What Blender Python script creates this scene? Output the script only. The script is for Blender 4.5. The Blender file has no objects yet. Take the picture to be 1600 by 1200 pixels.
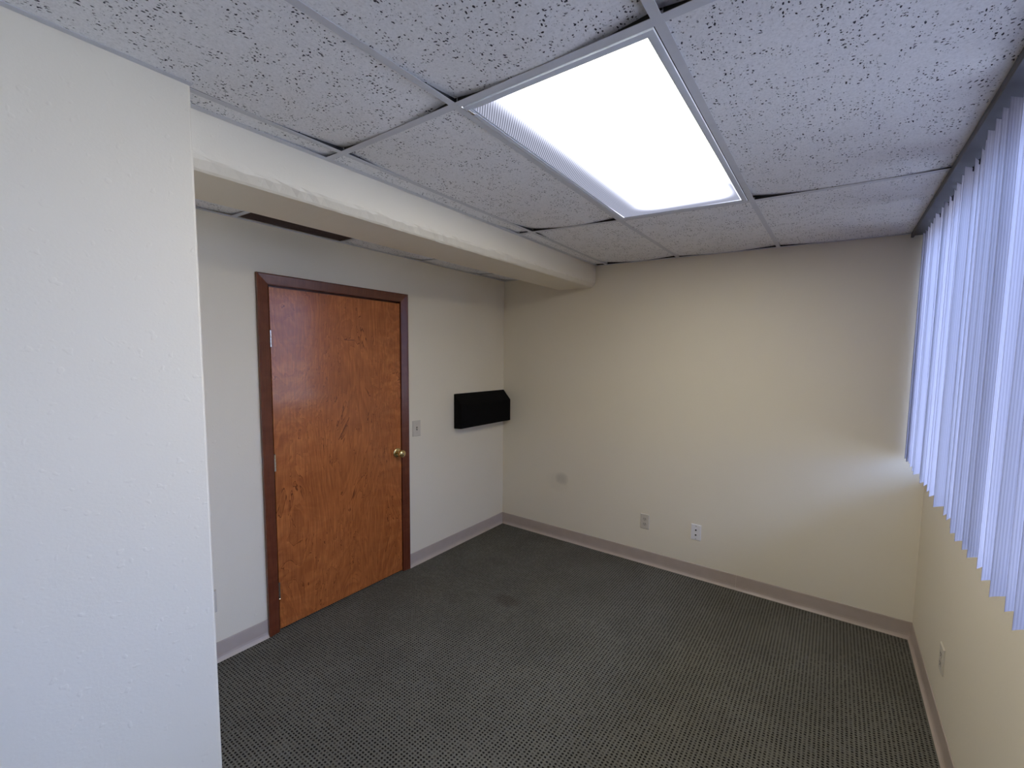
import bpy, bmesh, math, random
from mathutils import Vector, Matrix
random.seed(7)
scene = bpy.context.scene
COL = scene.collection

# ------------------------------------------------------------------ dimensions (metres)
W = 3.06          # room width, door wall x=0 to window wall x=W
H = 2.30          # suspended ceiling, main part
H2 = 2.246        # suspended ceiling in the door recess
YR = -5.2         # rear wall, behind the camera
BX, BY = 1.072, -2.574   # corner of the projecting wall
DECK = 2.62

# ------------------------------------------------------------------ helpers
def link(name, bm, mat=None, parent=None, smooth=False):
    me = bpy.data.meshes.new(name)
    bmesh.ops.recalc_face_normals(bm, faces=bm.faces)
    bm.to_mesh(me); bm.free()
    if smooth:
        for p in me.polygons: p.use_smooth = True
    o = bpy.data.objects.new(name, me)
    COL.objects.link(o)
    if mat is not None: me.materials.append(mat)
    if parent is not None: o.parent = parent
    return o

def tag(o, label=None, cat=None, group=None, kind=None):
    if label: o['label'] = label
    if cat: o['category'] = cat
    if group: o['group'] = group
    if kind: o['kind'] = kind
    return o

def empty(name, loc=(0, 0, 0)):
    o = bpy.data.objects.new(name, None); o.empty_display_size = .05
    COL.objects.link(o); o.location = loc
    return o

def box(bm, x0, x1, y0, y1, z0, z1, bev=0, seg=2):
    r = bmesh.ops.create_cube(bm, size=1)
    vs = r['verts']
    for v in vs:
        v.co = Vector(((x0+x1)/2 + v.co.x*(x1-x0), (y0+y1)/2 + v.co.y*(y1-y0), (z0+z1)/2 + v.co.z*(z1-z0)))
    if bev:
        es = list({e for v in vs for e in v.link_edges})
        bmesh.ops.bevel(bm, geom=es, offset=bev, segments=seg, profile=.5, affect='EDGES')

def prism(bm, pts, axis, a, b):
    """closed outline pts (2D) extruded along axis from a to b"""
    def P(p, t):
        if axis == 'x': return (t, p[0], p[1])
        if axis == 'y': return (p[0], t, p[1])
        return (p[0], p[1], t)
    A = [bm.verts.new(P(p, a)) for p in pts]; B = [bm.verts.new(P(p, b)) for p in pts]
    bm.faces.new(A); bm.faces.new(B[::-1])
    n = len(pts)
    for i in range(n): bm.faces.new((A[i], B[i], B[(i+1) % n], A[(i+1) % n]))

def lathe(bm, prof, origin, axis='x', n=32):
    """prof = [(along, radius)] spun around an axis through origin"""
    rings = []
    for t, r in prof:
        ring = []
        for k in range(n):
            a = 2*math.pi*k/n
            c, s = r*math.cos(a), r*math.sin(a)
            d = {'x': (t, c, s), 'y': (c, t, s), 'z': (c, s, t)}[axis]
            ring.append(bm.verts.new(Vector(origin)+Vector(d)))
        rings.append(ring)
    for i in range(len(rings)-1):
        for k in range(n):
            bm.faces.new((rings[i][k], rings[i][(k+1) % n], rings[i+1][(k+1) % n], rings[i+1][k]))
    bm.faces.new(rings[0]); bm.faces.new(rings[-1][::-1])

def quadstrip(bm, a, b, w, z0, z1):
    """bar of width w between plan points a and b"""
    a, b = Vector(a), Vector(b)
    d = (b-a).normalized(); n = Vector((-d.y, d.x))*w/2
    vs = []
    for z in (z0, z1):
        for p in (a-n, b-n, b+n, a+n): vs.append(bm.verts.new((p.x, p.y, z)))
    for f in ((0, 1, 2, 3), (7, 6, 5, 4), (0, 4, 5, 1), (1, 5, 6, 2), (2, 6, 7, 3), (3, 7, 4, 0)):
        bm.faces.new([vs[i] for i in f])

# ------------------------------------------------------------------ materials
class NT:
    def __init__(s, name):
        s.m = bpy.data.materials.new(name); s.m.use_nodes = True
        s.t = s.m.node_tree; s.b = s.t.nodes['Principled BSDF']
        s.out = s.t.nodes['Material Output']
    def n(s, typ, **kw):
        nd = s.t.nodes.new(typ)
        ins = kw.pop('ins', {})
        for k, v in kw.items(): setattr(nd, k, v)
        for k, v in ins.items():
            if hasattr(v, 'links') or isinstance(v, bpy.types.NodeSocket): s.t.links.new(v, nd.inputs[k])
            else: nd.inputs[k].default_value = v
        return nd
    def l(s, a, b): s.t.links.new(a, b)
    def math(s, op, a, b=None, c=None, clamp=False):
        nd = s.t.nodes.new('ShaderNodeMath'); nd.operation = op; nd.use_clamp = clamp
        for i, v in enumerate((a, b, c)):
            if v is None: continue
            if isinstance(v, bpy.types.NodeSocket): s.t.links.new(v, nd.inputs[i])
            else: nd.inputs[i].default_value = v
        return nd.outputs[0]
    def co(s): return s.n('ShaderNodeTexCoord').outputs['Object']
    def mapr(s, v, a, b, c, d, smooth=True):
        nd = s.n('ShaderNodeMapRange', interpolation_type='SMOOTHSTEP' if smooth else 'LINEAR')
        s.l(v, nd.inputs[0])
        for i, x in enumerate((a, b, c, d)): nd.inputs[i+1].default_value = x
        return nd.outputs[0]
    def mix(s, f, a, b):
        nd = s.n('ShaderNodeMix', data_type='RGBA')
        for sock, v in ((nd.inputs[0], f), (nd.inputs[6], a), (nd.inputs[7], b)):
            if isinstance(v, bpy.types.NodeSocket): s.l(v, sock)
            else: sock.default_value = v if not isinstance(v, tuple) else (*v[:3], 1)
        return nd.outputs[2]
    def bump(s, h, strength, dist):
        nd = s.n('ShaderNodeBump'); nd.inputs['Strength'].default_value = strength
        nd.inputs['Distance'].default_value = dist; s.l(h, nd.inputs['Height']); s.l(nd.outputs[0], s.b.inputs['Normal'])
    def col(s, v):
        if isinstance(v, bpy.types.NodeSocket): s.l(v, s.b.inputs['Base Color'])
        else: s.b.inputs['Base Color'].default_value = (*v, 1)
    def set(s, rough=None, metal=None, spec=None):
        if rough is not None: s.b.inputs['Roughness'].default_value = rough
        if metal is not None: s.b.inputs['Metallic'].default_value = metal
        if spec is not None: s.b.inputs['Specular IOR Level'].default_value = spec
        return s.m

def plain(name, c, rough=.5, metal=0, spec=.5, noise=0.04, scale=30):
    k = NT(name)
    nz = k.n('ShaderNodeTexNoise', ins={'Vector': k.co(), 'Scale': scale, 'Detail': 3.0})
    f = k.mapr(nz.outputs[0], .3, .7, 0, 1)
    k.col(k.mix(f, tuple(x*(1-noise) for x in c), tuple(min(1, x*(1+noise)) for x in c)))
    return k.set(rough, metal, spec)

def wall_material(name, base, smudge=None):
    k = NT(name); co = k.co()
    n1 = k.n('ShaderNodeTexNoise', ins={'Vector': co, 'Scale': 1.3, 'Detail': 2.0})
    c = k.mix(k.mapr(n1.outputs[0], .3, .7, 0, 1), tuple(x*.985 for x in base), tuple(x*1.015 for x in base))
    if smudge:      # a rubbed dirty mark on the paint, soft and irregular
        for (cx, cz, rx, rz, amt) in smudge:
            sep = k.n('ShaderNodeSeparateXYZ', ins={0: co})
            nz = k.n('ShaderNodeTexNoise', ins={'Vector': co, 'Scale': 14.0, 'Detail': 3.0})
            dx = k.math('DIVIDE', k.math('SUBTRACT', sep.outputs[0], cx), rx)
            dz = k.math('DIVIDE', k.math('SUBTRACT', sep.outputs[2], cz), rz)
            d = k.math('ADD', k.math('MULTIPLY', dx, dx), k.math('MULTIPLY', dz, dz))
            d = k.math('ADD', d, k.math('MULTIPLY', k.math('SUBTRACT', nz.outputs[0], .5), 1.0))
            c = k.mix(k.mapr(d, 0, 1.2, amt, 0), c, tuple(x*.55 for x in base))
    k.col(c)
    a = k.n('ShaderNodeTexNoise', ins={'Vector': co, 'Scale': 150.0, 'Detail': 2.0, 'Roughness': .5})
    b = k.n('ShaderNodeTexNoise', ins={'Vector': co, 'Scale': 48.0, 'Detail': 1.0})
    h = k.math('ADD', k.math('MULTIPLY', a.outputs[0], .55), k.math('MULTIPLY', k.mapr(b.outputs[0], .66, .78, 0, 1), .9))
    k.bump(h, .30, .0014)
    return k.set(.55, 0, .3)

WALLC = (.80, .735, .60)
M_wall = wall_material('cream wall paint', WALLC)
M_wall_back = wall_material('cream wall paint scuffed', WALLC, [(.655, .535, .075, .055, .45), (.62, .50, .12, .09, .12)])
M_beam = wall_material('cream beam paint', (.82, .76, .63))

def tile_material(name='fissured ceiling tile'):
    k = NT(name); co = k.co()
    nz = k.n('ShaderNodeTexNoise', ins={'Vector': co, 'Scale': 9.0, 'Detail': 2.0})
    warp = k.n('ShaderNodeVectorMath', operation='SCALE', ins={0: nz.outputs['Color'], 'Scale': .05})
    add = k.n('ShaderNodeVectorMath', operation='ADD', ins={0: co, 1: warp.outputs[0]})
    flat = k.n('ShaderNodeVectorMath', operation='MULTIPLY', ins={0: add.outputs[0], 1: (1, 1, 0)})
    masks = []
    for scale, sx, sy, rmax, thr in ((98, 1.0, .62, .28, .26), (98, .58, 1.0, .26, .34), (170, 1, .8, .27, .40)):
        mp = k.n('ShaderNodeVectorMath', operation='MULTIPLY', ins={0: flat.outputs[0], 1: (sx, sy, 1)})
        if masks: mp = k.n('ShaderNodeVectorMath', operation='ADD', ins={0: mp.outputs[0], 1: (3.7*len(masks), 1.3, 0)})
        v = k.n('ShaderNodeTexVoronoi', voronoi_dimensions='2D', ins={'Vector': mp.outputs[0], 'Scale': float(scale), 'Randomness': 1.0})
        sep = k.n('ShaderNodeSeparateColor', ins={0: v.outputs['Color']})
        rad = k.math('MULTIPLY', k.mapr(sep.outputs[0], thr, 1, 0, rmax, False), 1.0)
        # ragged outline
        n2 = k.n('ShaderNodeTexNoise', ins={'Vector': co, 'Scale': 260.0, 'Detail': 1.0})
        rad = k.math('MULTIPLY', rad, k.math('ADD', .45, n2.outputs[0]))
        d = k.math('SUBTRACT', rad, v.outputs['Distance'])
        m = k.mapr(d, 0, .07, 0, 1)
        dens = k.n('ShaderNodeTexNoise', ins={'Vector': co, 'Scale': 21.0, 'Detail': 1.0})
        m = k.math('MULTIPLY', m, k.mapr(dens.outputs[0], .40, .56, .12, 1))
        masks.append(m)
    m = k.math('MAXIMUM', k.math('MAXIMUM', masks[0], masks[1]), k.math('MULTIPLY', masks[2], .55))
    n3 = k.n('ShaderNodeTexNoise', ins={'Vector': co, 'Scale': 160.0, 'Detail': 2.0})
    base = k.mix(k.mapr(n3.outputs[0], .35, .65, 0, 1), (.86, .86, .88), (.93, .93, .95))
    k.col(k.mix(m, base, (.045, .045, .06)))
    h = k.math('SUBTRACT', k.math('MULTIPLY', n3.outputs[0], .35), m)
    k.bump(h, .6, .002)
    return k.set(.9, 0, .15)
M_tile = tile_material()
M_tee = plain('white enamelled steel', (.66, .67, .71), .5, 0, .3, .02)
M_void = plain('bare grey deck', (.10, .10, .10), .9)

def carpet_material():
    k = NT('loop pile carpet'); co = k.co()
    nz = k.n('ShaderNodeTexNoise', ins={'Vector': co, 'Scale': 45.0, 'Detail': 2.0})
    w = k.n('ShaderNodeVectorMath', operation='SUBTRACT', ins={0: nz.outputs['Color'], 1: (.5, .5, .5)})
    w = k.n('ShaderNodeVectorMath', operation='SCALE', ins={0: w.outputs[0], 'Scale': .0065})
    p = k.n('ShaderNodeVectorMath', operation='ADD', ins={0: co, 1: w.outputs[0]})
    sep = k.n('ShaderNodeSeparateXYZ', ins={0: p.outputs[0]})
    px, py = .0168, .0130
    u = k.math('DIVIDE', sep.outputs[0], px)
    vv = k.math('DIVIDE', sep.outputs[1], py)
    fu = k.math('SUBTRACT', k.math('FRACT', u), .5); fv = k.math('SUBTRACT', k.math('FRACT', vv), .5)
    # one dark hollow per cell between the loops
    du = k.math('DIVIDE', fu, .34); dv = k.math('DIVIDE', fv, .33)
    d = k.math('SQRT', k.math('ADD', k.math('MULTIPLY', du, du), k.math('MULTIPLY', dv, dv)))
    hole = k.mapr(d, .55, 1.25, 1, 0)
    cu = k.math('FLOOR', u); cv = k.math('FLOOR', vv)
    cell = k.n('ShaderNodeCombineXYZ', ins={0: cu, 1: cv})
    wn = k.n('ShaderNodeTexWhiteNoise', ins={0: cell.outputs[0]})
    hole = k.math('MULTIPLY', hole, k.mapr(wn.outputs[0], 0, .5, .55, 1, False))
    yarn = k.n('ShaderNodeTexNoise', ins={'Vector': co, 'Scale': 420.0, 'Detail': 2.0})
    big = k.n('ShaderNodeTexNoise', ins={'Vector': co, 'Scale': 3.0, 'Detail': 3.0})
    base = k.mix(k.mapr(yarn.outputs[0], .3, .7, 0, 1), CARP_A, CARP_B)
    base = k.mix(k.mapr(big.outputs[0], .3, .7, 0, .35), base, tuple(x*.8 for x in CARP_A))
    # lint specks
    fl = k.n('ShaderNodeTexVoronoi', voronoi_dimensions='2D', ins={'Vector': co, 'Scale': 55.0, 'Randomness': 1.0})
    fs = k.n('ShaderNodeSeparateColor', ins={0: fl.outputs['Color']})
    speck = k.math('MULTIPLY', k.mapr(fl.outputs['Distance'], .05, .09, 1, 0), k.math('GREATER_THAN', fs.outputs[1], .93))
    base = k.mix(k.math('MULTIPLY', speck, .5), base, (.30, .27, .22))
    c = k.mix(hole, base, (.012, .011, .010))
    sc = k.n('ShaderNodeSeparateXYZ', ins={0: co})
    for (cx, cy, rx, ry, amt, col) in ((.87, -.985, .13, .07, .32, (.035, .018, .012)), (.63, -1.07, .06, .05, .12, (.03, .022, .018)),
                                       (.50, -.62, .10, .07, .12, (.02, .018, .014)), (.24, -1.12, .09, .06, .1, (.03, .026, .022)),
                                       (1.89, -.947, .07, .05, .12, (.025, .02, .016)), (.55, -1.15, .10, .05, .14, (.03, .022, .018))):
        nq = k.n('ShaderNodeTexNoise', ins={'Vector': co, 'Scale': 16.0, 'Detail': 3.0})
        ax = k.math('DIVIDE', k.math('SUBTRACT', sc.outputs[0], cx), rx); ay = k.math('DIVIDE', k.math('SUBTRACT', sc.outputs[1], cy), ry)
        dd = k.math('ADD', k.math('ADD', k.math('MULTIPLY', ax, ax), k.math('MULTIPLY', ay, ay)), k.math('MULTIPLY', k.math('SUBTRACT', nq.outputs[0], .5), 2.2))
        c = k.mix(k.mapr(dd, 0, 1.3, amt, 0), c, col)
    k.col(c)
    h = k.math('ADD', k.math('SUBTRACT', 1, hole), k.math('MULTIPLY', yarn.outputs[0], .3))
    k.bump(h, .8, .004)
    return k.set(.95, 0, .12)
CARP_A = (.112, .106, .088); CARP_B = (.205, .198, .170)
M_carpet = carpet_material()

def wood_material(name, dark, mid, light, rough, fig=1.0):
    """stained flat-sawn veneer: cathedral lines running up the leaf, curly figure across it"""
    k = NT(name); co = k.co()
    sp_ = k.n('ShaderNodeSeparateXYZ', ins={0: co})
    st = k.n('ShaderNodeVectorMath', operation='MULTIPLY', ins={0: co, 1: (1, 1.9, .62)})
    nz = k.n('ShaderNodeTexNoise', ins={'Vector': st.outputs[0], 'Scale': 2.0, 'Detail': 5.0, 'Roughness': .56, 'Distortion': .9})
    lines = k.math('FRACT', k.math('MULTIPLY', nz.outputs[0], 15.0))
    ln = k.math('MULTIPLY', k.mapr(lines, .0, .86, 0, 1, False), k.mapr(lines, .86, 1, 1, 0))
    # curly figure running across the leaf, strongest towards its edges
    cur = k.n('ShaderNodeVectorMath', operation='MULTIPLY', ins={0: co, 1: (1, 1.1, 2.6)})
    cz = k.n('ShaderNodeTexNoise', ins={'Vector': cur.outputs[0], 'Scale': 4.2, 'Detail': 2.5, 'Distortion': 1.6})
    side = k.math('ABSOLUTE', k.math('ADD', sp_.outputs[1], 1.50))
    cf = k.math('ADD', k.math('MULTIPLY', k.math('SUBTRACT', k.mapr(cz.outputs[0], .34, .68, 0, 1), .5), k.mapr(side, .05, .30, .15, .70)), .5)
    fi = k.n('ShaderNodeVectorMath', operation='MULTIPLY', ins={0: co, 1: (1, 6.0, .35)})
    fz = k.n('ShaderNodeTexNoise', ins={'Vector': fi.outputs[0], 'Scale': 20.0, 'Detail': 3.0})
    lg = k.n('ShaderNodeTexNoise', ins={'Vector': co, 'Scale': 2.6, 'Detail': 1.0})
    c = k.mix(cf, mid, light)
    c = k.mix(k.mapr(lg.outputs[0], .35, .65, 0, .3), c, tuple(x*.72 for x in mid))
    c = k.mix(k.math('MULTIPLY', ln, .34*fig), c, dark)
    th = k.math('ADD', k.mapr(lines, .0, .07, 1, 0), k.mapr(lines, .95, 1, 0, 1))
    bk = k.n('ShaderNodeTexNoise', ins={'Vector': co, 'Scale': 4.0, 'Detail': 1.0})
    th = k.math('MULTIPLY', th, k.mapr(bk.outputs[0], .38, .58, .25*fig, .95*fig))
    c = k.mix(th, c, dark)
    c = k.mix(k.mapr(fz.outputs[0], .35, .7, 0, .3), c, dark)
    k.col(c)
    k.bump(k.math('ADD', fz.outputs[0], cz.outputs[0]), .06, .001)
    k.b.inputs['Coat Weight'].default_value = .75; k.b.inputs['Coat Roughness'].default_value = rough*.9
    return k.set(rough+.15, 0, .2)
M_door = wood_material('figured cherry veneer', (.115, .026, .006), (.48, .142, .036), (.64, .215, .060), .17)
M_casing = wood_material('dark mahogany stain', (.055, .012, .005), (.140, .034, .014), (.185, .050, .021), .25, .4)
M_base = plain('taupe vinyl cove base', (.46, .385, .33), .42, 0, .5, .03, 12)
M_brass = plain('polished brass', (.78, .60, .28), .16, 1, .5, .02)
M_steel = plain('bright hinge steel', (.75, .73, .70), .22, 1, .5, .02)
M_black = plain('matt black plastic', (.0035, .0035, .004), .75, 0, .12, .05)
M_ivory = plain('ivory wall plate', (.62, .57, .48), .4, 0, .5, .01)
M_ivory_in = plain('ivory receptacle', (.54, .49, .41), .4, 0, .5, .01)
M_white = plain('white wall plate', (.82, .81, .82), .35, 0, .5, .01)
M_dark = plain('dark socket hole', (.012, .012, .012), .6)
M_screw = plain('screw head', (.35, .34, .32), .35, .8)
M_rail = plain('blind head rail grey', (.11, .11, .13), .5, 0, .4, .02)
M_brown = plain('dark brown grille', (.105, .068, .055), .6, 0, .3, .05)
M_alu = plain('window frame aluminium', (.55, .56, .58), .4, .6)
M_clip = plain('dark vane clip', (.03, .03, .045), .4)
M_frame = plain('white fixture frame', (.70, .73, .80), .6, 0, .3, .01)
M_slit = plain('painted gap shade', (.01, .01, .012), .8)

def vane_material():
    k = NT('ribbed white vinyl vane'); co = k.co()
    wv = k.n('ShaderNodeTexWave', wave_type='BANDS', bands_direction='X', ins={'Vector': co, 'Scale': 36.0, 'Distortion': 0.0})
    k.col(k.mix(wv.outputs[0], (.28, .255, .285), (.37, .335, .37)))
    k.bump(wv.outputs[0], .3, .0010); k.set(.5, 0, .35)
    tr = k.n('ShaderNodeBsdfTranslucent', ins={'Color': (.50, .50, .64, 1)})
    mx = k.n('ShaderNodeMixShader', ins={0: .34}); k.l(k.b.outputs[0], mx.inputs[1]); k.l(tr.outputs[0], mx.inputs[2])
    k.l(mx.outputs[0], k.out.inputs[0]); return k.m
M_vane = vane_material()

def glass_material():
    k = NT('window glass')
    t = k.n('ShaderNodeBsdfTransparent', ins={'Color': (.93, .96, .97, 1)})
    g = k.n('ShaderNodeBsdfGlossy', ins={'Roughness': .02})
    fr = k.n('ShaderNodeFresnel', ins={'IOR': 1.45})
    mx = k.n('ShaderNodeMixShader', ins={0: fr.outputs[0]}); k.l(t.outputs[0], mx.inputs[1]); k.l(g.outputs[0], mx.inputs[2])
    k.l(mx.outputs[0], k.out.inputs[0]); return k.m
M_glass = glass_material()

LAMP = 9.2
def lens_material(x0, x1, y0, y1):
    """ribbed acrylic lens glowing where the tubes lie above it"""
    k = NT('lit ribbed acrylic lens'); co = k.co()
    s = k.n('ShaderNodeSeparateXYZ', ins={0: co})
    a = k.mapr(s.outputs[0], x0+.045, x0+.25, 0, 1)
    b = k.mapr(s.outputs[1], y1-.02, y1-.13, 0, 1)
    c = k.mapr(s.outputs[0], x1+.02, x1-.10, 0, 1)
    cc = k.math('MAXIMUM', c, k.mapr(s.outputs[1], y1-.12, y1-.42, 0, 1))
    f = k.math('MULTIPLY', k.math('MULTIPLY', a, b), cc)
    f = k.math('POWER', f, 2.2)
    r = k.math('ADD', s.outputs[0], s.outputs[1])     # 45 degree prismatic ribs
    rib = k.math('SINE', k.math('MULTIPLY', r, 2*math.pi/.0098))
    rib = k.mapr(rib, -1, 1, .45, 1.35)
    ex = k.math('MINIMUM', k.math('SUBTRACT', s.outputs[0], x0), k.math('MINIMUM', k.math('SUBTRACT', y1, s.outputs[1]), k.math('SUBTRACT', x1, s.outputs[0])))
    edge = k.mapr(ex, .0075, .005, 0, .9)     # light trapped in the lens edge
    low = k.math('ADD', k.math('MULTIPLY', rib, .31), edge)
    st = k.math('ADD', k.math('MULTIPLY', f, LAMP), low)
    col = k.mix(f, (.74, .78, 1.0), (1.0, .945, .78))
    e = k.n('ShaderNodeEmission', ins={0: col, 1: st})
    k.l(e.outputs[0], k.out.inputs[0]); return k.m

# ------------------------------------------------------------------ setting: floor and walls
bm = bmesh.new(); box(bm, -.25, W+.3, YR-.1, .15, -.08, 0)
tag(link('floor', bm, M_carpet), kind='structure')

DY0, DY1, DZ = -1.934, -1.112, 1.938     # door opening
bm = bmesh.new()
box(bm, -.14, 0, YR, DY0-.012, 0, DECK); box(bm, -.14, 0, DY1+.012, 0, 0, DECK); box(bm, -.14, 0, DY0-.012, DY1+.012, DZ+.012, DECK)
tag(link('wall_left', bm, M_wall), kind='structure')
bm = bmesh.new(); box(bm, -.14, W+.18, 0, .12, 0, DECK)
tag(link('wall_back', bm, M_wall_back), kind='structure')
WY0, WY1, WZ0, WZ1 = -3.45, -.004, .935, 2.285
bm = bmesh.new()
box(bm, W, W+.16, YR, 0, 0, WZ0); box(bm, W, W+.16, YR, 0, WZ1, DECK)
box(bm, W, W+.16, WY1, 0, WZ0, WZ1); box(bm, W, W+.16, YR, WY0, WZ0, WZ1)
tag(link('wall_right', bm, M_wall), kind='structure')
bm = bmesh.new(); box(bm, 0, W, YR-.12, YR, 0, DECK)
tag(link('wall_rear', bm, M_wall), kind='structure')
# projecting wall on the near left
bm = bmesh.new(); box(bm, .002, BX, YR+.002, BY, 0, DECK-.002)
bmesh.ops.bevel(bm, geom=[e for e in bm.edges if all(abs(v.co.x-BX) < 1e-4 and abs(v.co.y-BY) < 1e-4 for v in e.verts)], offset=.006, segments=3, affect='EDGES')
tag(link('wall_near_left', bm, M_wall), kind='structure')

# dropped beam in front of the door recess, with a rough plastered lower edge
bm = bmesh.new()
prof = [(.938, DECK-.02), (.938, 2.190), (.938, 2.172), (.934, 2.163), (.915, 2.141), (.906, 2.135), (.600, 2.132), (.600, DECK-.02)]
N = 90
rings = []
for i in range(N+1):
    y = BY+.001 + (-.001-BY-.001)*i/N
    ring = []
    for j, (x, z) in enumerate(prof):
        dx = dz = 0
        if j in (2, 3): dx = random.uniform(-.0010, .0024); dz = random.uniform(-.003, .003)
        if j in (4, 5): dx = random.uniform(-.001, .001); dz = random.uniform(-.0006, .0006)
        ring.append(bm.verts.new((x+dx, y, z+dz)))
    rings.append(ring)
m = len(prof)
for i in range(N):
    for j in range(m): bm.faces.new((rings[i][j], rings[i+1][j], rings[i+1][(j+1) % m], rings[i][(j+1) % m]))
bm.faces.new(rings[0]); bm.faces.new(rings[-1][::-1])
tag(link('trim_1', bm, M_beam), kind='structure')

# ------------------------------------------------------------------ ceiling: deck > grid, tiles
bm = bmesh.new(); box(bm, -.14, W+.16, YR-.12, .12, DECK, DECK+.06)
ceiling = tag(link('ceiling', bm, M_void), kind='structure')

def node(i, j):
    """grid crossing in plan; i along x (g0,g1,g2), j along y (0 back wall, 1, 2 ...)"""
    T = {(0, 0): (1.040, -.012), (1, 0): (1.604, -.012), (2, 0): (2.247, -.012), (3, 0): (W-.012, -.012),
         (0, 1): (1.053, -1.008), (1, 1): (1.595, -.968), (2, 1): (2.234, -.950), (3, 1): (W-.012, -.958),
         (0, 2): (1.051, -2.138), (1, 2): (1.627, -2.150), (2, 2): (2.236, -2.164), (3, 2): (W-.012, -2.185),
         (0, 3): (1.06, -3.36), (1, 3): (1.604, -3.37), (2, 3): (2.236, -3.385), (3, 3): (W-.012, -3.40),
         (0, 4): (1.06, -4.58), (1, 4): (1.604, -4.59), (2, 4): (2.236, -4.60), (3, 4): (W-.012, -4.61),
         (0, 5): (1.06, YR+.012), (1, 5): (1.604, YR+.012), (2, 5): (2.236, YR+.012), (3, 5): (W-.012, YR+.012)}
    return Vector(T[(i, j)])
bm = bmesh.new()
TW = .024
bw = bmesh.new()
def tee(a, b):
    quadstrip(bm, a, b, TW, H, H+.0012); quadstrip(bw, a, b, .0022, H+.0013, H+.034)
def cross(a, b, ea=.012, eb=.012):
    d = (b-a).normalized(); tee(a+d*ea, b-d*eb)
for i in (1, 2):
    for j in range(5): tee(node(i, j)+Vector((0, -.009 if j == 0 else 0)), node(i, j+1)+Vector((0, .009 if j == 4 else 0)))
tee(node(0, 0)+Vector((0, -.009)), node(0, 1)); tee(node(0, 1), node(0, 2)); tee(node(0, 2), Vector((1.049, BY)))
for j in (1, 2): cross(Vector((.9657, node(0, j).y)), node(0, j), 0)
for j in (1, 2, 3, 4):
    for i in range(3):
        if j > 2 and i == 0: cross(Vector((BX+.0207, node(0, j).y)), node(1, j), 0); continue
        cross(node(i, j), node(i+1, j), .012, .0108 if i == 2 else .012)
# wall angles
def angle(a, b, n, w=.022):
    a, b, n = Vector(a), Vector(b), Vector(n)
    o = n*w/2
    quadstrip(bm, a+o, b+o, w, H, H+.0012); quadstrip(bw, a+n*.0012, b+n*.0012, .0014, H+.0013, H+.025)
angle((.9395, -.001), (.9395, BY), (1, 0), .026); angle((BX+.0005, BY), (BX+.0005, YR), (1, 0), .020)
angle((.9395, -.0005), (W, -.0005), (0, -1), .020); angle((W-.0005, 0), (W-.0005, YR), (-1, 0)); angle((BX, YR+.0005), (W, YR+.0005), (0, 1))
link('ceiling_grid', bm, M_tee, ceiling)
link('tee_web', bw, plain('shade-darkened tee steel', (.03, .03, .032), .6), ceiling)  # webs coloured near black to paint the shade inside the tile gaps

def tile(c00, c10, c11, c01, z, lifts, name='ceiling_tile', th=.014, inset=.002, nu=14, nv=24):
    """tile over plan quad; c00 near-left, c10 near-right, c11 far-right, c01 far-left; lifts in mm per corner"""
    cen = (c00+c10+c11+c01)/4
    q = [c + (cen-c).normalized()*inset for c in (c00, c10, c11, c01)]
    bm = bmesh.new(); lo = []; hi = []
    for a in range(nu+1):
        rl, rh = [], []
        for b in range(nv+1):
            u, v = a/nu, b/nv
            p = q[0]*(1-u)*(1-v)+q[1]*u*(1-v)+q[2]*u*v+q[3]*(1-u)*v
            lift = 0
            for L, (cu, cv) in zip(lifts, ((0, 0), (1, 0), (1, 1), (0, 1))):
                cp = q[0]*(1-cu)*(1-cv)+q[1]*cu*(1-cv)+q[2]*cu*cv+q[3]*(1-cu)*cv
                d = (p-cp).length
                lift += L*.0012*max(0, 1-d/.32)**2
            rl.append(bm.verts.new((p.x, p.y, z+lift))); rh.append(bm.verts.new((p.x, p.y, z+lift+th)))
        lo.append(rl); hi.append(rh)
    for a in range(nu):
        for b in range(nv):
            bm.faces.new((lo[a][b], lo[a][b+1], lo[a+1][b+1], lo[a+1][b])); bm.faces.new((hi[a][b], hi[a+1][b], hi[a+1][b+1], hi[a][b+1]))
    for a in range(nu):
        bm.faces.new((lo[a][0], lo[a+1][0], hi[a+1][0], hi[a][0])); bm.faces.new((lo[a][nv], hi[a][nv], hi[a+1][nv], lo[a+1][nv]))
    for b in range(nv):
        bm.faces.new((lo[0][b], hi[0][b], hi[0][b+1], lo[0][b+1])); bm.faces.new((lo[nu][b], lo[nu][b+1], hi[nu][b+1], hi[nu][b]))
    return link(name, bm, M_tile, ceiling)

ZT = H+.0022
for j in range(5):                       # j: row between node row j (far) and j+1 (near)
    for i in range(3):
        if i == 1 and j == 1: continue   # the light fixture fills this cell
        c01, c11, c00, c10 = node(i, j), node(i+1, j), node(i, j+1), node(i+1, j+1)
        if i == 0 and j >= 2:
            if j == 2:
                tile(Vector((BX+.004, node(0, 3).y)), c10, Vector((c11.x, c11.y)), Vector((1.053, c01.y)), ZT, (2, 3, 15, 14)); continue
            c00 = Vector((BX+.006, c00.y)); c01 = Vector((BX+.006, c01.y))
        L = {(0, 1): (12, 2, 15, 16), (0, 0): (13, 0, 12, 14), (1, 0): (0, 0, 10, 6), (2, 0): (0, 5, 6, 8),
             (2, 1): (2, 3, 16, 17), (1, 2): (4, 4, 17, 15), (2, 2): (4, 4, 15, 16), (0, 2): (3, 3, 14, 0)}.get((i, j), (3, 3, 8, 8))
        tile(c00, c10, c11, c01, ZT, L)
# narrow strip between the beam and the first tee
ys = [-.012, node(0, 1).y, node(0, 2).y, BY+.004]
for far, near in zip(ys[:-1], ys[1:]):
    tile(Vector((.942, near)), Vector((1.049, near)), Vector((1.046, far)), Vector((.942, far)), ZT, (2, 0, 3, 7), nu=3)

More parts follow.
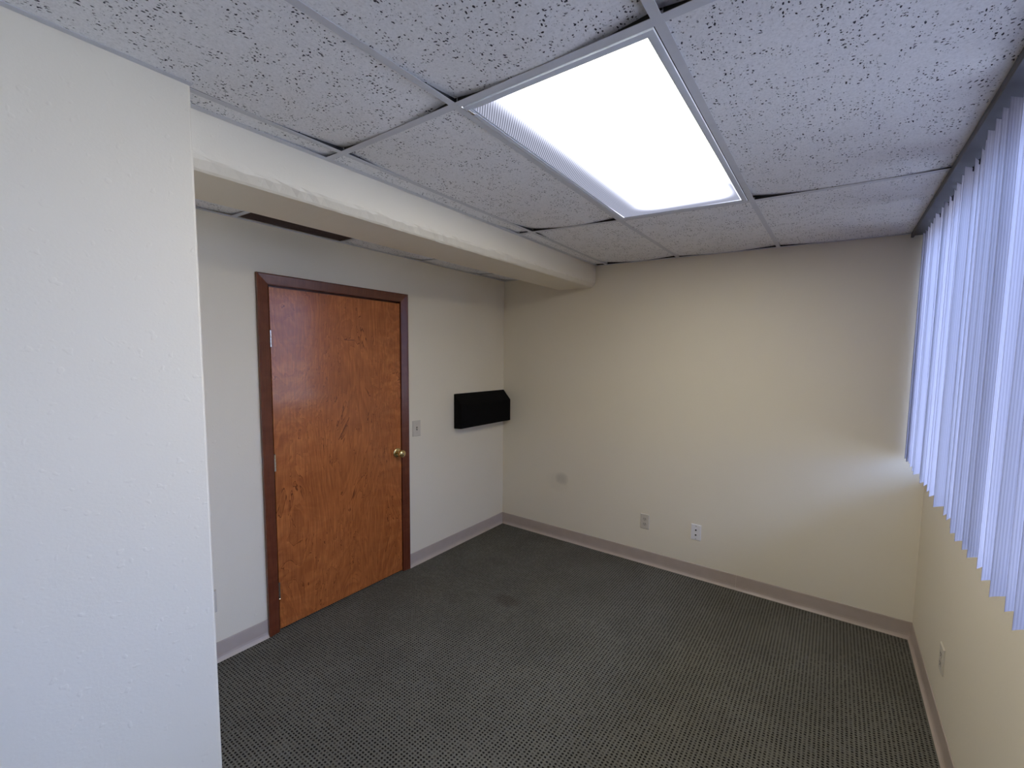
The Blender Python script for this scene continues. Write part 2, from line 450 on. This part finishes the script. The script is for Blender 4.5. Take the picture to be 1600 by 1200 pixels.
# recess ceiling
bm = bmesh.new()
box(bm, 0, .026, BY, -.0, H2, H2+.0012); box(bm, .574, .600, BY, 0, H2, H2+.0012)
box(bm, .026, .574, -.022, 0, H2, H2+.0012); box(bm, .026, .574, BY, BY+.02, H2, H2+.0012)
RT = [-2.082, -1.532, -.93, -.33]
for y in RT: box(bm, .026, .574, y-.012, y+.012, H2, H2+.0012); box(bm, .01, .59, y-.001, y+.001, H2+.0012, H2+.03)
link('recess_grid', bm, M_tee, ceiling)
ed = [BY+.004]+RT+[-.004]
for a, b in zip(ed[:-1], ed[1:]):
    if a == -2.082: continue             # here the brown air grille sits
    tile(Vector((.006, a)), Vector((.594, a)), Vector((.594, b)), Vector((.006, b)), H2+.0025, (6, 0, 0, 9), nv=10)

bm = bmesh.new()
box(bm, .030, .570, -2.066, -1.548, H2+.020, H2+.026)
vent = tag(link('ceiling_vent', bm, M_brown), 'dark brown slot-like air grille in the recess ceiling above the door', 'vent')
bm = bmesh.new()
for k_ in range(19):
    x = .040+k_*.028
    box(bm, x, x+.003, -2.062, -1.552, H2+.0015, H2+.0195)
for y0 in (-2.066, -1.551): box(bm, .030, .570, y0, y0+.003, H2+.003, H2+.0195)
link('louvre', bm, M_brown, vent)

# ------------------------------------------------------------------ light fixture
A, B, C_, D_ = node(1, 2), node(2, 2), node(2, 1), node(1, 1)     # near-left, near-right, far-right, far-left
def inner(d):
    """plan quad inset d from the tee centres"""
    return [A+Vector((d, d)), B+Vector((-d, d)), C_+Vector((-d, -d)), D_+Vector((d, -d))]
def ring(bm, o, i_, z0, z1):
    vo = [[bm.verts.new((p.x, p.y, z)) for p in o] for z in (z0, z1)]
    vi = [[bm.verts.new((p.x, p.y, z)) for p in i_] for z in (z0, z1)]
    for k in range(4):
        n = (k+1) % 4
        bm.faces.new((vo[0][k], vo[0][n], vi[0][n], vi[0][k])); bm.faces.new((vo[1][k], vi[1][k], vi[1][n], vo[1][n]))
        bm.faces.new((vo[0][k], vo[1][k], vo[1][n], vo[0][n])); bm.faces.new((vi[0][k], vi[0][n], vi[1][n], vi[1][k]))
fx = tag(empty('ceiling_light', ((A.x+C_.x)/2, (A.y+C_.y)/2, H)), 'glowing rectangular fluorescent panel set into the tiled ceiling', 'ceiling light')
def fxpart(name, bm, mat, parent=None, smooth=False):
    o = link(name, bm, mat, parent or fx, smooth)
    if not parent: o.location = -fx.location
    return o
bm = bmesh.new()
q0 = inner(.003); zt = H+.11
lo = [bm.verts.new((p.x, p.y, H+.006)) for p in q0]; hi = [bm.verts.new((p.x, p.y, zt)) for p in q0]
for k in range(4): bm.faces.new((lo[k], lo[(k+1) % 4], hi[(k+1) % 4], hi[k]))
bm.faces.new(hi)
fxpart('housing', bm, M_frame)
bm = bmesh.new(); ring(bm, inner(.0125), inner(.0165), H+.0035, H+.006)
fxpart('gap_shade', bm, M_slit)  # black ring painting in the shaded gap around the lens frame
bm = bmesh.new()
ring(bm, inner(.0160), inner(.0300), H-.0022, H+.004); ring(bm, inner(.0300), inner(.0370), H-.0006, H+.004)
doorf = fxpart('lens_frame', bm, M_frame)
bm = bmesh.new(); p = inner(.022)[0]
box(bm, p.x-.001, p.x+.009, p.y+.018, p.y+.030, H-.0075, H-.0036, .001)
box(bm, p.x+.001, p.x+.007, p.y+.004, p.y+.018, H-.0065, H-.0036, .0008)
fxpart('latch', bm, M_steel, doorf)
q = inner(.0368); xs = [v.x for v in q]; ysq = [v.y for v in q]
bm = bmesh.new()
vs = [bm.verts.new((v.x, v.y, H+.0005)) for v in q]; vt = [bm.verts.new((v.x, v.y, H+.0035)) for v in q]
bm.faces.new(vs); bm.faces.new(vt[::-1])
for k in range(4): bm.faces.new((vs[k], vs[(k+1) % 4], vt[(k+1) % 4], vt[k]))
fxpart('lens', bm, lens_material(min(xs), max(xs), min(ysq), max(ysq)))

# ------------------------------------------------------------------ baseboards (vinyl cove base)
BASEP = [(0, 0), (.017, 0), (.0155, .0025), (.0095, .009), (.0055, .018), (.0038, .030), (.0032, .096), (.0020, .1005), (0, .1016)]
def base_run(name, pts, joints=()):
    """pts: list of (x,y,nx,ny) mitred along the wall foot"""
    bm = bmesh.new(); rings = []
    for (x, y, nx, ny) in pts:
        rings.append([bm.verts.new((x+nx*d, y+ny*d, z)) for d, z in BASEP])
    m = len(BASEP)
    for i in range(len(rings)-1):
        for j in range(m): bm.faces.new((rings[i][j], rings[i+1][j], rings[i+1][(j+1) % m], rings[i][(j+1) % m]))
    bm.faces.new(rings[0]); bm.faces.new(rings[-1][::-1])
    return tag(link(name, bm, M_base), kind='structure')
g = .0006
base_run('baseboard_left_near', [(g, BY+.004, 1, 0), (g, -1.989, 1, 0)])
base_run('baseboard_left', [(g, -1.057, 1, 0), (g, -g, 1, -1)])
base_run('baseboard_back', [(g, -g, 1, -1), (1.48, -g, 0, -1), (2.0985, -g, 0, -1)])
base_run('baseboard_back_far', [(2.0995, -g, 0, -1), (W-g, -g, -1, -1)])
base_run('baseboard_right', [(W-g, -g, -1, -1), (W-g, YR+.01, -1, 0)])

# ------------------------------------------------------------------ door
bm = bmesh.new(); box(bm, -.040, .004, DY0+.004, DY1-.004, .012, DZ-.012, .0015)
door = tag(link('door_1', bm, M_door), 'closed cherry wood door with brass knob in a dark mahogany frame', 'door', kind='structure')
bm = bmesh.new(); box(bm, -.20, -.141, DY0-.1, DY1+.1, 0, DZ+.1)
tag(link('door_light_block', bm, M_void), kind='structure')  # unseen slab added behind the door, stops outside light leaking under it
# casing profile: thin at the opening, thick at the back edge
CP = [(0.0, .0), (.0, .0075), (.003, .0095), (.044, .0185), (.0500, .0195), (.0555, .0165), (.0555, .0)]   # (outward from opening, thickness)
bm = bmesh.new()
yl, yr, zt_ = DY0-.001, DY1+.001, DZ+.001
path = []
for (o, t) in CP:
    x = .0006+t
    path.append([(x, yl-o, .001), (x, yl-o, zt_+o), (x, yr+o, zt_+o), (x, yr+o, .001)])
V = [[bm.verts.new(p) for p in r] for r in path]
n = len(V)
for s in range(3):
    for j in range(n): bm.faces.new((V[j][s], V[(j+1) % n][s], V[(j+1) % n][s+1], V[j][s+1]))
bm.faces.new([V[j][0] for j in range(n)]); bm.faces.new([V[j][3] for j in range(n)][::-1])
frame = link('door_frame', bm, M_casing, door)
bm = bmesh.new()
box(bm, -.135, .0005, DY0-.0115, DY0, .001, DZ+.0115); box(bm, -.135, .0005, DY1, DY1+.0115, .001, DZ+.0115); box(bm, -.135, .0005, DY0+.0001, DY1-.0001, DZ, DZ+.0115)
box(bm, -.056, -.042, DY0+.0001, DY0+.012, .001, DZ); box(bm, -.056, -.042, DY1-.012, DY1-.0001, .001, DZ); box(bm, -.056, -.042, DY0+.012, DY1-.012, DZ-.012, DZ)
link('door_jamb', bm, M_casing, door)
# hinges
for hz in (1.652, .973, .24):
    bm = bmesh.new()
    for k_ in range(5):
        lathe(bm, [(hz-.045+k_*.018+.0008, .0052), (hz-.045+(k_+1)*.018-.0008, .0052)], (.0085, DY0+.0035, 0), 'z', 14)
    lathe(bm, [(hz-.049, .003), (hz-.047, .006), (hz-.045, .0045)], (.0085, DY0+.0035, 0), 'z', 14)
    lathe(bm, [(hz+.045, .0045), (hz+.047, .006), (hz+.049, .003)], (.0085, DY0+.0035, 0), 'z', 14)
    h = link('hinge', bm, M_steel, door); h['label'] = 'small bright metal hinge barrel'
# knob
KY, KZ = -1.149, .885
bm = bmesh.new()
lathe(bm, [(.0045, .0325), (.0065, .0325), (.0105, .029), (.013, .020), (.0135, .016)], (0, KY, KZ), 'x', 40)
kn = link('rosette', bm, M_brass, door, True)
bm = bmesh.new()
lathe(bm, [(.010, .012), (.030, .0105), (.036, .012), (.041, .020), (.049, .0262), (.058, .0272), (.066, .0235), (.070, .016), (.0715, .007)], (0, KY, KZ), 'x', 40)
kb = link('door_knob', bm, M_brass, door, True); kb['label'] = 'polished brass door knob'
bm = bmesh.new(); lathe(bm, [(.0712, .005), (.0728, .005)], (0, KY, KZ), 'x', 16)
link('lock_button', bm, M_screw, kb)
bm = bmesh.new(); box(bm, .0042, .0052, -1.520, -1.452, 1.6595, 1.6635)
sc_ = link('scratch_mark', bm, M_casing, door); sc_['label'] = 'short dark level mark at head height'

# ------------------------------------------------------------------ electrical plates
def plate_on(name, loc, facing, mat, kind):
    """facing: 'x' plate on the door wall, 'y' on the back wall, '-x' on the window wall"""
    root = empty(name, loc)
    rot = {'x': math.pi/2, 'y': 0, '-x': -math.pi/2}[facing]     # local frame faces -Y
    root.rotation_euler = (0, 0, rot)
    def sub(nm, bm, m, par=None, smooth=False): return link(nm, bm, m, par or root, smooth)
    bm = bmesh.new()
    w, h_ = .0355, .058
    pr = [(-w, 0), (-w, -.0025), (-w+.004, -.0058), (w-.004, -.0058), (w, -.0025), (w, 0)]
    A_ = [bm.verts.new((x, y-.0006, (h_ if y > -.003 else h_-.004))) for x, y in pr]
    B_ = [bm.verts.new((x, y-.0006, -(h_ if y > -.003 else h_-.004))) for x, y in pr]
    bm.faces.new(A_); bm.faces.new(B_[::-1])
    for i in range(6): bm.faces.new((A_[i], B_[i], B_[(i+1) % 6], A_[(i+1) % 6]))
    pl = sub('cover_plate', bm, mat)
    F = -.0064
    def screw(z):
        bm = bmesh.new(); lathe(bm, [(F-.0012, .0018), (F-.0008, .0032), (F+.0006, .0032)], (0, 0, z), 'y', 16)
        s = sub('screw', bm, M_screw if mat is M_white else M_ivory_in, pl)
    if kind == 'duplex':
        screw(0)
        for s in (-1, 1):
            bm = bmesh.new()
            pts = []
            for k in range(28):
                a = 2*math.pi*k/28; x, z = .0172*math.cos(a), .0172*math.sin(a)
                pts.append((x, max(-.0135, min(.0135, z))+s*.0195))
            prism(bm, pts, 'y', F-.0012, F+.001)
            rc = sub('receptacle', bm, M_ivory_in)
            bm = bmesh.new()
            for dx, hh in ((-.0063, .0036), (.0063, .0045)): box(bm, dx-.0012, dx+.0012, F-.0018, F-.0011, s*.0195+.003-hh, s*.0195+.003+hh)
            lathe(bm, [(F-.0018, .0024), (F-.0011, .0024)], (0, 0, s*.0195-.0072), 'y', 14)
            sub('slots', bm, M_dark, rc)
    elif kind == 'coax':
        screw(.047); screw(-.047)
        for z in (.018, -.018):
            bm = bmesh.new(); lathe(bm, [(F-.0015, .0095), (F-.0010, .0105), (F+.001, .0105)], (0, 0, z), 'y', 24)
            jk = sub('jack', bm, M_white, None)
            bm = bmesh.new(); lathe(bm, [(F-.0045, .0048), (F-.0042, .0056), (F-.0014, .0058)], (0, 0, z), 'y', 20)
            c = sub('socket', bm, M_dark, jk)
    elif kind == 'switch':
        screw(.030); screw(-.030)
        bm = bmesh.new(); box(bm, -.0052, .0052, F-.0008, F+.001, -.0125, .0125)
        sl = sub('toggle_slot', bm, M_dark)
        bm = bmesh.new()
        prism(bm, [(F+.0005, -.008), (F-.006, .0015), (F-.0125, .0055), (F-.0135, .0085), (F-.010, .0098), (F+.0005, .0065)], 'x', -.0040, .0040)
        sub('toggle', bm, M_ivory, sl)
    return root
r = plate_on('light_switch', (0, -.980, 1.034), 'x', M_ivory, 'switch'); tag(r, 'ivory toggle light switch on the wall right of the door', 'light switch')
r = plate_on('power_outlet', (1.421, 0, .331), 'y', M_ivory, 'duplex'); tag(r, 'ivory duplex outlet low on the far wall, left of the white jack plate', 'outlet')
r = plate_on('jack_plate', (1.812, 0, .338), 'y', M_white, 'coax'); tag(r, 'white wall plate with two round black jacks on the far wall', 'jack plate')
r = plate_on('power_outlet', (W, -.728, .332), '-x', M_ivory, 'duplex'); tag(r, 'ivory duplex outlet on the window wall under the blinds', 'outlet')
r = plate_on('wall_plate', (0, -2.252, .322), 'x', M_ivory, 'blank'); tag(r, 'pale wall plate mostly hidden behind the near left wall corner, left of the door', 'wall plate')

# ------------------------------------------------------------------ black box in the corner
bm = bmesh.new()
prism(bm, [(.0015, .982), (.0015, 1.262), (.004, 1.264), (.083, 1.180), (.085, 1.175), (.085, .990), (.083, .987)], 'y', -.612, -.0015)
bmesh.ops.bevel(bm, geom=[e for e in bm.edges if e.calc_length() > .05], offset=.0015, segments=2, affect='EDGES')
bb = tag(link('wall_box', bm, M_black), 'matt black wedge-topped box mounted on the wall in the far left corner', 'wall box')

# ------------------------------------------------------------------ window and vertical blind
bm = bmesh.new()
fr = .035
x0, x1 = W+.085, W+.125
box(bm, x0, x1, WY0, WY1, WZ0, WZ0+fr); box(bm, x0, x1, WY0, WY1, WZ1-fr, WZ1)
for y in (WY0, WY1-fr, WY0+(WY1-WY0)/3-fr/2, WY0+2*(WY1-WY0)/3-fr/2): box(bm, x0, x1, y, y+fr, WZ0+fr, WZ1-fr)
win = tag(link('window_1', bm, M_alu), kind='structure')
for k_ in range(3):
    a = WY0+fr+(k_*(WY1-WY0)/3-(fr/2 if k_ else 0)); b = WY0+(k_+1)*(WY1-WY0)/3-(fr/2 if k_ < 2 else fr)
    bm = bmesh.new(); box(bm, W+.103, W+.107, a+.0005, b-.0005, WZ0+fr+.0005, WZ1-fr-.0005)
    link('window_pane', bm, M_glass, win)

blind = tag(empty('vertical_blind', (2.95, -1.75, H)), 'white ribbed vertical vane blind covering the long window on the right', 'blind')
def bpart(name, bm, mat, parent=None):
    o = link(name, bm, mat, parent or blind)
    if not parent: o.location = -blind.location
    return o
bm = bmesh.new()
prism(bm, [(2.908, H-.0005), (2.908, H-.018), (2.911, H-.021), (2.920, H-.021), (2.922, H-.010), (3.010, H-.010), (3.012, H-.021), (3.020, H-.021), (3.022, H-.018), (3.022, H-.0005)], 'y', -3.55, -.004)
rail = bpart('head_rail', bm, M_rail)
# vanes: (front edge y, front edge x), measured where the vanes end
vf = [(-.094, 2.950), (-.165, 2.950), (-.226, 2.952), (-.306, 2.950), (-.396, 2.948), (-.47, 2.944), (-.56, 2.950), (-.644, 2.946), (-.708, 2.952),
      (-.793, 2.952), (-.87, 2.945), (-.95, 2.945), (-1.026, 2.938), (-1.108, 2.948), (-1.178, 2.949), (-1.245, 2.944), (-1.309, 2.934), (-1.382, 2.935), (-1.445, 2.932),
      (-1.505, 2.933), (-1.574, 2.942), (-1.642, 2.934), (-1.741, 2.933), (-1.808, 2.933), (-1.880, 2.933), (-1.945, 2.930)]
while vf[-1][0] > -3.38: vf.append((vf[-1][0]-.0735, random.uniform(2.930, 2.946)))
HV = .0445
def vane_mesh(zb, zt2):
    bm = bmesh.new(); n_ = 12; F_ = []; Bk = []
    for i in range(n_+1):
        u = -1+2*i/n_; x = u*HV; y = .0050*(1-u*u)
        F_.append((x, y)); Bk.append((x, y+.0007))
    pts = F_+Bk[::-1]
    A_ = [bm.verts.new((x, y, zb)) for x, y in pts]; B_ = [bm.verts.new((x, y, zt2)) for x, y in pts]
    m_ = len(pts)
    for i in range(m_): bm.faces.new((A_[i], B_[i], B_[(i+1) % m_], A_[(i+1) % m_]))
    for j in range(n_):
        bm.faces.new((A_[j], A_[j+1], A_[m_-2-j], A_[m_-1-j])); bm.faces.new((B_[j], B_[m_-1-j], B_[m_-2-j], B_[j+1]))
    return bm
first = None
ZB, ZV = 1.062, 2.280
PX = 2.972
for i, (y, xf) in enumerate(vf):
    th = math.asin(min(.86, (PX-xf)/HV))
    cx, cy = PX, y+HV*math.cos(th)
    if first is None:
        v = link('vane', vane_mesh(ZB-H, ZV-H), M_vane, blind); first = v
        bm = bmesh.new(); box(bm, -.006, .006, .0015, .0075, ZV-H-.012, ZV-H+.004); box(bm, -.0022, .0022, .002, .005, ZV-H+.004, -.0105)
        cl = link('clip', bm, M_clip, v); first_clip = cl
    else:
        v = first.copy(); COL.objects.link(v); v.parent = blind
        c2 = first_clip.copy(); COL.objects.link(c2); c2.parent = v
    v.location = Vector((cx, cy, H+random.uniform(-.004, .0005)))-blind.location
    v.rotation_euler = (random.uniform(-.003, .003), random.uniform(-.004, .004), math.pi/2-th)

# ------------------------------------------------------------------ daylight
w = bpy.data.worlds.new('overcast daylight'); scene.world = w; w.use_nodes = True
nt = w.node_tree; bg = nt.nodes['Background']
tc = nt.nodes.new('ShaderNodeTexCoord'); sp = nt.nodes.new('ShaderNodeSeparateXYZ'); rp = nt.nodes.new('ShaderNodeValToRGB')
nt.links.new(tc.outputs['Generated'], sp.inputs[0])
mr = nt.nodes.new('ShaderNodeMapRange'); mr.inputs[1].default_value = -1; mr.inputs[2].default_value = 1
nt.links.new(sp.outputs[2], mr.inputs[0]); nt.links.new(mr.outputs[0], rp.inputs[0])
rp.color_ramp.elements[0].position = .46; rp.color_ramp.elements[0].color = (.51, .55, .70, 1)
rp.color_ramp.elements[1].position = .56; rp.color_ramp.elements[1].color = (.36, .50, .98, 1)
nt.links.new(rp.outputs[0], bg.inputs[0]); bg.inputs[1].default_value = 6.2
e3 = rp.color_ramp.elements.new(.90); e3.color = (.70, .93, 1.62, 1)      # overcast sky, brighter overhead

# ------------------------------------------------------------------ camera
cam = bpy.data.cameras.new('camera'); co = bpy.data.objects.new('camera', cam); COL.objects.link(co)
yaw, pitch, roll, f, ppx, ppy = .5526, -.0804, .0201, 674.4336, 87.1108, 7.7651
cy_, sy_ = math.cos(yaw), math.sin(yaw)
F = Vector((-sy_*math.cos(pitch), cy_*math.cos(pitch), math.sin(pitch))); r_ = Vector((cy_, sy_, 0)); u_ = r_.cross(F)
R_ = math.cos(roll)*r_+math.sin(roll)*u_; U_ = -math.sin(roll)*r_+math.cos(roll)*u_
m4 = Matrix((R_, U_, -F)).transposed().to_4x4(); m4.translation = Vector((2.5938, -3.0733, 1.6006))
co.matrix_world = m4
cam.sensor_fit = 'HORIZONTAL'; cam.sensor_width = 36; cam.lens = f*36/1600
cam.shift_x = -ppx/1600; cam.shift_y = ppy/1600; cam.clip_start = .02
scene.camera = co

scene.view_settings.view_transform = 'Standard'; scene.view_settings.look = 'None'
scene.view_settings.gamma = 1; scene.view_settings.exposure = .85; scene.view_settings.use_curve_mapping = False
scene.cycles.max_bounces = 12; scene.cycles.diffuse_bounces = 6; scene.cycles.sample_clamp_indirect = 8
